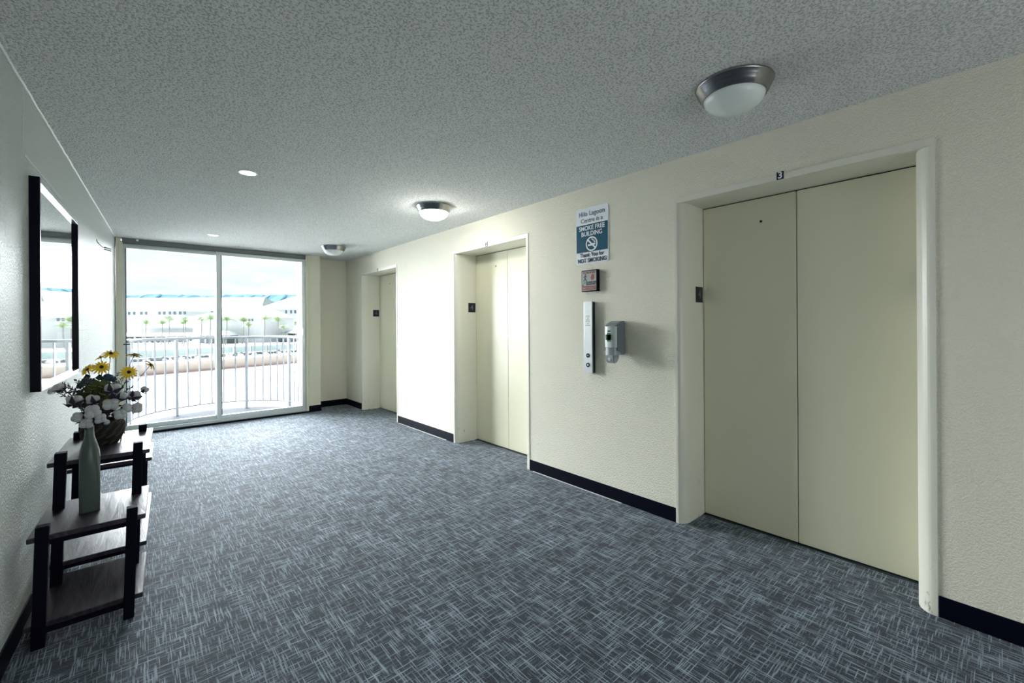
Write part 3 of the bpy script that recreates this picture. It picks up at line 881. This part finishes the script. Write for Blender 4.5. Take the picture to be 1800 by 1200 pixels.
# ------------------------------------------------------------------ flower basket on the raised shelf
bx, by, BZ = -.128, 3.33, .690
r = empty('woven_basket', (bx, by, BZ)); tag(r, 'dark woven basket holding the yellow daisies on the raised shelf', 'basket')
bm = new()
lathe(bm, [(0, 0), (.060, 0), (.078, .02), (.092, .06), (.094, .095), (.086, .125), (.080, .135), (.074, .130), (.080, .10), (.078, .06), (0, .05)], 28)
fin('basket_body', bm, 'basket_dark', r, True)
strip = None
for row, (rr, z0) in enumerate(((.078, .026), (.091, .058), (.095, .090), (.088, .120))):
    for k in range(14):
        if strip is None:
            bm = new()
            g = []
            for j in range(5):
                t = j / 4 - .5
                for wz in (-1, 1):
                    for dx in (0, .004):
                        g.append(bm.verts.new((dx + .004 * math.cos(t * PI) - .0065, t * .052, wz * .0075 * (1 - abs(t) * .9) + t * .028)))
            for j in range(4):
                a_ = g[j * 4:(j + 1) * 4]; b_ = g[(j + 1) * 4:(j + 2) * 4]
                for p, q in ((0, 1), (1, 3), (3, 2), (2, 0)): bm.faces.new((a_[p], a_[q], b_[q], b_[p]))
            bm.faces.new((g[0], g[1], g[3], g[2])); bm.faces.new((g[16], g[18], g[19], g[17]))
            strip = fin('woven_strip', bm, 'basket_straw', r); o = strip
        else:
            o = strip.copy(); col.objects.link(o); o.parent = r
        a = 2 * PI * (k + .5 * (row % 2)) / 14
        o.location = (rr * math.cos(a), rr * math.sin(a), z0)
        o.rotation_euler = (0 if row % 2 else .25, 0, a)

def daisy(head, size, face, label, base=(0, 0, .12), bend=(0, 0, 0)):
    r = empty('daisy', (bx, by, BZ)); tag(r, label, 'flower')
    hv = Vector(head) - Vector((bx, by, BZ))
    T = Vector(face).normalized()
    bm = new()
    mid = (Vector(base) + hv) / 2 + Vector(bend)
    tube(bm, bez(base, mid, hv - T * .004, 8), .0017, 6)
    fin('stem', bm, 'stem_grey', r, True)
    u = T.orthogonal().normalized(); v = T.cross(u)
    bm = new()
    n = 15
    for layer in range(1):
        for k in range(n):
            a = 2 * PI * (k + .5 * layer) / n + random.uniform(-.05, .05)
            R0 = u * math.cos(a) + v * math.sin(a); S0 = T.cross(R0)
            L_ = size * random.uniform(.88, 1.05)
            dr = -random.uniform(.0, .35) * size
            prof = [(.10, .05), (.45, .115), (.80, .105), (1.0, .02)]
            top = []; bot = []
            for t, w_ in prof:
                z = .06 * size * math.sin(t * PI) + dr * t * t - layer * .02 * size
                c_ = hv + R0 * L_ * t + T * z
                top.append((bm.verts.new(c_ + S0 * w_ * size), bm.verts.new(c_ - S0 * w_ * size)))
                c2 = c_ - T * .0006
                bot.append((bm.verts.new(c2 + S0 * w_ * size), bm.verts.new(c2 - S0 * w_ * size)))
            for j in range(3):
                bm.faces.new((top[j][0], top[j + 1][0], top[j + 1][1], top[j][1]))
                bm.faces.new((bot[j][0], bot[j][1], bot[j + 1][1], bot[j + 1][0]))
    fin('petals', bm, 'petal_yellow', r)
    bm = new()
    ball(bm, hv + T * size * .04, size * .22, 2, (1, 1, 1), .04)
    fin('flower_eye', bm, 'daisy_eye', r, True)
# heads are placed near the plane y ~ 3.3
daisy((-.092, 3.31, 1.191), .043, (.1, -.55, 1), 'tallest yellow daisy above the basket, seen nearly edge on')
daisy((-.135, 3.34, 1.172), .034, (-.5, .25, 1), 'small yellow daisy just left of and below the tallest one')
daisy((-.130, 3.29, 1.120), .043, (.05, -1, .45), 'left yellow daisy facing the viewer with dark eye')
daisy((-.017, 3.29, 1.083), .043, (-.05, -1, .35), 'right yellow daisy facing the viewer with dark eye', bend=(.02, 0, 0))
daisy((.007, 3.33, 1.179), .041, (.15, .35, 1), 'yellow daisy on a long stem seen from below at right')
daisy((.081, 3.34, 1.116), .038, (.8, .3, .6), 'rightmost yellow daisy, tilted away on a slanting stem')
daisy((-.187, 3.30, 1.112), .040, (-.7, .5, .6), 'leftmost yellow daisy, tilted toward the mirror')
# blue roses
for (x, y, z, s_), lab in (((-.105, 3.30, 1.058, .034), 'dark blue artificial rose under the daisies, right one'), ((-.190, 3.28, 1.045, .034), 'grey blue artificial rose left among the foliage')):
    r = empty('artificial_rose', (bx, by, BZ)); tag(r, lab, 'flower')
    c_ = Vector((x - bx, y - by, z - BZ))
    bm = new(); tube(bm, bez((0, 0, .12), (c_ * .5), c_, 6), .002, 5); fin('stem', bm, 'stem_grey', r, True)
    bm = new()
    for k in range(22):
        a = k * 2.4; rr = s_ * (.15 + .85 * k / 22)
        R0 = Vector((math.cos(a), math.sin(a), 0))
        ctr = c_ + R0 * rr * .62 + Vector((0, 0, s_ * (.35 - .9 * (k / 22) ** 2)))
        ball(bm, ctr, s_ * .40, 1, (1, 1, .8), .25, k)
    fin('rose_bloom', bm, 'rose_blue' if x > -.15 else 'foliage_grey', r, True)
# foliage sprays
def spray(label, tips, mt, leaf, n, ls):
    r = empty('foliage_spray', (bx, by, BZ)); tag(r, label, 'foliage')
    bs = new(); bl = new()
    for tip in tips:
        tip = Vector(tip) - Vector((bx, by, BZ))
        pts = bez((tip.x * .1, tip.y * .1, .12), (tip.x * .3, tip.y * .3, tip.z * .75), tip, 10)
        tube(bs, pts, .0013, 5)
        for k in range(n):
            t = .3 + .7 * k / n
            i = min(int(t * 10), 9)
            p = pts[i].lerp(pts[i + 1], t * 10 - i)
            d = (pts[i + 1] - pts[i]).normalized()
            a = k * 2.4
            u = d.orthogonal().normalized(); v = d.cross(u)
            R0 = (u * math.cos(a) + v * math.sin(a)) * .8 + d * .6
            R0.normalize(); S0 = R0.cross(d).normalized()
            L_ = ls * random.uniform(.7, 1.15); W_ = L_ * leaf
            q = [p, p + R0 * L_ * .5 + S0 * W_, p + R0 * L_, p + R0 * L_ * .5 - S0 * W_]
            nrm = R0.cross(S0) * .0005
            f = [bl.verts.new(x) for x in q]; g = [bl.verts.new(x + nrm) for x in q]
            bl.faces.new(f); bl.faces.new(g[::-1])
            for j in range(4): bl.faces.new((f[j], f[(j + 1) % 4], g[(j + 1) % 4], g[j]))
    fin('sprigs', bs, 'stem_grey', r, True)
    o = fin('leaves', bl, mt, r); o['kind'] = 'stuff'
spray('fine grey leafed spray spreading left toward the wall', [(-.255, 3.25, 1.005), (-.275, 3.22, .990), (-.29, 3.24, 1.02), (-.28, 3.26, 1.05), (-.225, 3.26, 1.055), (-.245, 3.30, .930), (-.262, 3.24, 1.03), (-.21, 3.25, 1.0), (-.24, 3.2, .98)], 'foliage_grey', .28, 46, .020)
spray('fine dark spray behind the blue rose on the right', [(-.035, 3.36, 1.065), (-.015, 3.34, 1.04), (-.06, 3.38, 1.08), (.0, 3.33, 1.0)], 'foliage_dark', .3, 24, .018)
spray('broad olive green leaves in the middle of the basket', [(-.152, 3.25, 1.03), (-.12, 3.24, 1.02), (-.18, 3.24, 1.00), (-.100, 3.25, 1.02), (-.148, 3.23, .985), (-.165, 3.24, .95), (-.13, 3.23, .93), (-.189, 3.25, .95), (-.11, 3.24, .98), (-.21, 3.25, .97)], 'foliage_green', .50, 18, .044)
spray('dark green leaves low down over the basket rim', [(-.19, 3.27, 1.07), (-.14, 3.28, 1.06), (-.07, 3.26, 1.01), (-.05, 3.28, .96), (-.21, 3.27, .94), (-.13, 3.26, .90), (-.09, 3.25, .92), (-.22, 3.27, 1.02), (-.08, 3.3, 1.05)], 'foliage_dark', .42, 18, .038)

# ------------------------------------------------------------------ outside: local frame (s sideways, D ahead)
Fw = Vector((math.sin(YAW), math.cos(YAW), 0)); Rt = Vector((math.cos(YAW), -math.sin(YAW), 0))
GZ = -2.2
EXT = Matrix((Rt, Fw, Vector((0, 0, 1)))).transposed().to_4x4()
def E_(o):
    o.matrix_world = EXT; return o
def eroot(name, s, D, z, lab=None, cat=None, group=None):
    r = empty(name)
    M = EXT.copy(); M.translation = EXT @ Vector((s, D, z)); r.matrix_world = M
    if lab: tag(r, lab, cat, group)
    return r
bm = new(); box(bm, -400, 300, 14, 900, GZ - 1, GZ)
struct(E_(fin('ground_outside', bm, 'ground_pale')), 'pale ground and roof decks outside below the balcony')

# orange parapet (straight, oblique), teal screen fence
def oblique(bm, p0, p1, z0, z1, th):
    a = Vector((*p0, 0)); b = Vector((*p1, 0)); d = (b - a).normalized(); n = Vector((-d.y, d.x, 0)) * th
    P = [(a.x, a.y), (b.x, b.y), (b.x + n.x, b.y + n.y), (a.x + n.x, a.y + n.y)]
    prism(bm, P, z0, z1)
pw = eroot('parapet_wall', 0, 0, 0, 'low orange parapet wall across the roof deck outside', 'wall')
def ol(o, par): o.parent = par; return o
bm = new(); oblique(bm, (-33.4, 20.6), (-13, 55), GZ + .10, -1.38, .25); fin('wall_body', bm, 'parapet_orange', pw)
bm = new(); oblique(bm, (-33.35, 20.5), (-12.95, 54.9), GZ, GZ + .10, .35); fin('red_kerb', bm, 'parapet_red', pw)
tf = eroot('screen_fence', 0, 0, 0, 'pale teal screen fence behind the parked cars', 'fence')
t0 = Vector((-47, 30)); t1 = Vector((-21, 76)); nP = 26
for k in range(nP):
    a = t0.lerp(t1, k / nP); b = t0.lerp(t1, (k + .94) / nP)
    bm = new(); oblique(bm, a, b, GZ + .33, -1.12, .04); fin('screen_panel', bm, 'screen_teal', tf)
    bm = new(); box(bm, a.x - .05, a.x + .05, a.y - .05, a.y + .05, GZ, -1.08); fin('fence_post', bm, 'rail_white', tf)
pl = eroot('planting_strip', 0, 0, 0, 'grey green planting and rocks along the foot of the teal fence', 'hedge')
bm = new()
pd_ = (t1 - t0)
rnd = random.Random(4)
for k in range(110):
    p = t0 + pd_ * (k / 110) + Vector((pd_.y, -pd_.x)).normalized() * rnd.uniform(.5, 1.1)
    ball(bm, (p.x, p.y, GZ + .12), rnd.uniform(.25, .42), 1, (1, 1, .75), .2, k)
fin('shrubs', bm, 'hedge_grey', pl, True)['kind'] = 'stuff'
bm = new()
for k in range(34):
    p = t0 + pd_ * (k / 34) + Vector((pd_.y, -pd_.x)).normalized() * rnd.uniform(1.2, 1.7)
    ball(bm, (p.x, p.y, GZ + .1), rnd.uniform(.2, .32), 1, (1.3, 1, .7), .2, k)
fin('rocks', bm, 'wall_pale', pl, False)['kind'] = 'stuff'

def hip_roof(bm, s0, s1, D0, D1, ze, zr, inset, ov=.8):
    a = [bm.verts.new(p) for p in ((s0 - ov, D0 - ov, ze), (s1 + ov, D0 - ov, ze), (s1 + ov, D1 + ov, ze), (s0 - ov, D1 + ov, ze))]
    dm = (D0 + D1) / 2
    i0, i1 = (inset if isinstance(inset, tuple) else (inset, inset))
    b0 = bm.verts.new((s0 + i0, dm, zr)); b1 = bm.verts.new((s1 - i1, dm, zr))
    bm.faces.new((a[0], a[1], b1, b0)); bm.faces.new((a[2], a[3], b0, b1))
    bm.faces.new((a[1], a[2], b1)); bm.faces.new((a[3], a[0], b0)); bm.faces.new(a[::-1])
def building(name, lab, s0, s1, D0, D1, ze, zr, inset, wins, lower=None):
    r = eroot(name, (s0 + s1) / 2, D0, GZ, lab, 'building')
    o_ = Vector((-(s0 + s1) / 2, -D0, -GZ))
    def q(o): o.location = o_; return o
    bm = new(); box(bm, s0, s1, D0, D1, GZ, ze); q(fin('wall_body', bm, 'wall_pale', r))
    bm = new(); hip_roof(bm, s0, s1, D0, D1, ze, zr, inset); q(fin('roof', bm, 'roof_pale', r))
    bm = new(); box(bm, s0 - .8, s1 + .8, D0 - .85, D0 - .75, ze - .3, ze + .02); q(fin('fascia', bm, 'asphalt', r))
    wm = None
    for s, z0, z1, w_ in wins:
        bm = new(); box(bm, s - w_ / 2 - .06, s + w_ / 2 + .06, D0 - .08, D0, z0 - .06, z1 + .06)
        f = q(fin('window', bm, 'white_paint', r))
        bm = new(); box(bm, s - w_ / 2, s + w_ / 2, D0 - .11, D0 - .08, z0, z1); fin('pane', bm, 'pane_dark', f)
    if lower:
        bm = new(); box(bm, s0, s1, D0 - .06, D0 - .0, lower - .12, lower + .12); q(fin('string_course', bm, 'asphalt', r))
    return r
ww = []
for s in (-106.0, -104.6, -102.6, -101.3, -97.6, -96.3, -94.7, -93.4, -91.9, -90.6, -83.0, -82.0): ww.append((s, 4.75, 5.65, .75))
building('school_building', 'long pale building with low green white hip roof at the left', -125, -70, 120, 136, 5.9, 9.95, (6, 3), ww, 3.0)
ww = []
for s in (-63.7, -59.9, -58.6, -57.5, -55.3, -54.0): ww += [(s, 4.7, 5.6, .6), (s, 1.6, 2.8, .6)]
building('school_building', 'pale two storey building with hip roof at the right of the glass door view', -66.5, -42, 115, 136, 6.0, 9.9, (3, 10), ww, 3.9)
building('school_building', 'pale middle building with small hip roof and four windows', -70, -54.5, 95, 108, 3.35, 6.2, (8, 4), [(s, 2.45, 3.1, .45) for s in (-59.2, -58.4, -57.6, -56.9)])
building('school_building', 'low white annex behind the palms at the left', -93, -72, 111, 118.5, 1.4, 3.4, (5, 5), [(s, -.6, .5, .9) for s in (-78, -76, -74)])
# covered walkways: a dark panel stands in for the shade under a thin pale roof
def walkway(lab, s0, s1, D, zt):
    r = eroot('covered_walkway', (s0 + s1) / 2, D, GZ, lab, 'walkway')
    o_ = Vector((-(s0 + s1) / 2, -D, -GZ))
    bm = new(); hip_roof(bm, s0, s1, D, D + 4, zt, zt + .9, 1.5, .5); fin('roof', bm, 'roof_pale', r).location = o_
    bm = new(); box(bm, s0, s1, D + 2.4, D + 2.6, GZ, zt); fin('shade_panel', bm, 'hedge_grey', r).location = o_
    k = 0; s = s0 + .3
    while s < s1:
        bm = new(); box(bm, s - .12, s + .12, D, D + .24, GZ, zt); fin('post', bm, 'wall_pale', r).location = o_; s += 2.6
walkway('white roofed walkway with dark shaded bays at the left', -98, -72, 106, -.95)
walkway('low green roofed walkway in front of the middle building', -66, -58, 89.0, -.45)
walkway('long low walkway along the right building', -53, -38, 100, -.3)
hd = eroot('hedge', 0, 0, 0, 'low grey green hedge line across the far lawn', 'hedge')
bm = new()
for k in [q_ for q_ in range(46) if q_ < 16 or q_ > 31]: ball(bm, (-92 + k * 1.25, 97.2, GZ + .5), .8, 1, (1, 1, .7), .2, k)
o = fin('hedge_leaves', bm, 'hedge_grey', hd, True); o['kind'] = 'stuff'

# palms
def make_palm():
    r = empty('palm_tree')
    bm = new(); tube(bm, bez((0, 0, 0), (.1, 0, .5), (.05, .05, 1), 5), .028, 8, .018); t = fin('trunk', bm, 'palm_trunk', r, True)
    bm = new()
    n = 8
    L_ = 1.0
    pts = [Vector((t * L_, 0, .35 * math.sin(t * PI * .62) - .42 * t * t)) for t in [i / n for i in range(n + 1)]]
    for i in range(n):
        for sd in (-1, 1):
            for h in (0, .5):
                p = pts[i].lerp(pts[i + 1], h); q = pts[i].lerp(pts[i + 1], h + .32)
                L2 = .30 * math.sin(PI * (.12 + .80 * (i + h) / n))
                tip = (p + q) / 2 + Vector((.10, sd * L2, -.55 * L2))
                bm.faces.new([bm.verts.new(p), bm.verts.new(q), bm.verts.new(tip)])
    tube(bm, pts, .010, 4, .003)
    fr = fin('frond', bm, 'palm_frond', r)
    fr.location = (.05, .05, 1)
    return r, t, fr
palm, trunk0, frond0 = make_palm()
palms = [(-72.2, 85, 2.2, 1.9, 'palm farthest left by the thin lamp post'), (-69.8, 86, 2.1, 1.7, 'second palm from the left'), (-66.8, 84, 2.8, 1.9, 'third palm from the left, taller'),
         (-65.6, 86, 2.1, 1.7, 'fourth palm from the left, behind the tall one'), (-63.0, 83, 2.4, 1.7, 'palm in the middle of the left clump'), (-61.2, 85, 2.9, 1.7, 'upright palm near the centre of the left pane'),
         (-58.8, 84, 3.0, 2.0, 'tallest palm of the clump left of the sliding stile'), (-56.3, 85, 2.7, 1.7, 'palm just left of the sliding stile'), (-53.6, 86, 2.6, 1.6, 'palm just right of the sliding stile'),
         (-51.4, 84, 1.6, 1.3, 'short palm below the middle building'), (-49.4, 86, 2.9, 1.5, 'tall thin palm in the right pane'), (-46.2, 85, 2.6, 1.5, 'thin palm before the right building'),
         (-44.6, 84, 1.1, 1.1, 'very short yellowish palm in the right pane'), (-42.8, 86, 1.9, 1.2, 'palm farthest right beside the right stile')]
for i, (s, D, top, cr_, lab) in enumerate(palms):
    if i == 0: r = palm
    else:
        r = palm.copy(); col.objects.link(r)
    D += (0, -4, 3)[i % 3]; s *= D / (D - (0, -4, 3)[i % 3]); M = EXT @ Matrix.Translation((s, D, GZ)); r.matrix_world = M
    tag(r, lab, 'palm tree')
    h = top - GZ - .2
    if i == 0: t = trunk0
    else: t = trunk0.copy(); col.objects.link(t); t.parent = r
    t.scale = (3.6, 3.6, h)
    rnd = random.Random(i)
    nf = 13
    for k in range(nf):
        if i == 0 and k == 0: f = frond0
        else: f = frond0.copy(); col.objects.link(f); f.parent = r
        f.location = (.18, .18, h)
        el = -.5 if k % 3 == 0 else (.05 if k % 3 == 1 else -.95)
        f.rotation_euler = (0, el * .8 + rnd.uniform(-.15, .15), 2 * PI * k / nf + rnd.uniform(-.2, .2))
        f.scale = (cr_,) * 3
lp = eroot('lamp_post', -69.1, 81.0, GZ, 'thin white lamp post beside the leftmost palm', 'lamp post')
bm = new(); tube(bm, [(0, 0, 0), (0, 0, 4.5)], .10, 8, .06); fin('pole', bm, 'rail_white', lp, True)
bm = new(); ball(bm, (0, 0, 4.6), .2, 1, (1, 1, .6)); fin('lamp_head', bm, 'rail_white', lp, True)

# distant hills
def hills(lab, D, prof, th):
    bm = new()
    n = len(prof)
    rows = []
    for j, k in enumerate((0, .35, .75, 1.0)):
        rows.append([bm.verts.new((s + math.sin(i * 1.7 + j) * 20, D + (1 - k) * -500 + 500, GZ + (z - GZ) * k * (1 if k == 1 else (1 + .06 * math.sin(i * 2.3 + j))))) for i, (s, z) in enumerate(prof)])
    rows.append([bm.verts.new((s, D + 900, GZ)) for s, z in prof])
    for A, B in zip(rows, rows[1:]):
        for i in range(n - 1): bm.faces.new((A[i], A[i + 1], B[i + 1], B[i]))
    o = E_(fin('hills', bm, 'hill_blue', None, False)); return struct(o, lab)
def zu(v, u, D): return CAM_Z + D * ((570.6 + .0064 * (900 - u)) - v) / 761.0
D = 3500.0
prof = []
for i in range(60):
    u = 60 + i * 10
    v = 519.3 - 2.2 * math.exp(-((u - 285) / 45) ** 2) + .6 * math.sin(u * .11) - (1.5 if u > 395 else 0) + .4 * math.sin(u * .31)
    prof.append(((u - 900) / 761.0 * (D + 500), zu(v, u, D + 500)))
hills('low blue hills on the horizon across the bay', D, prof, 1)
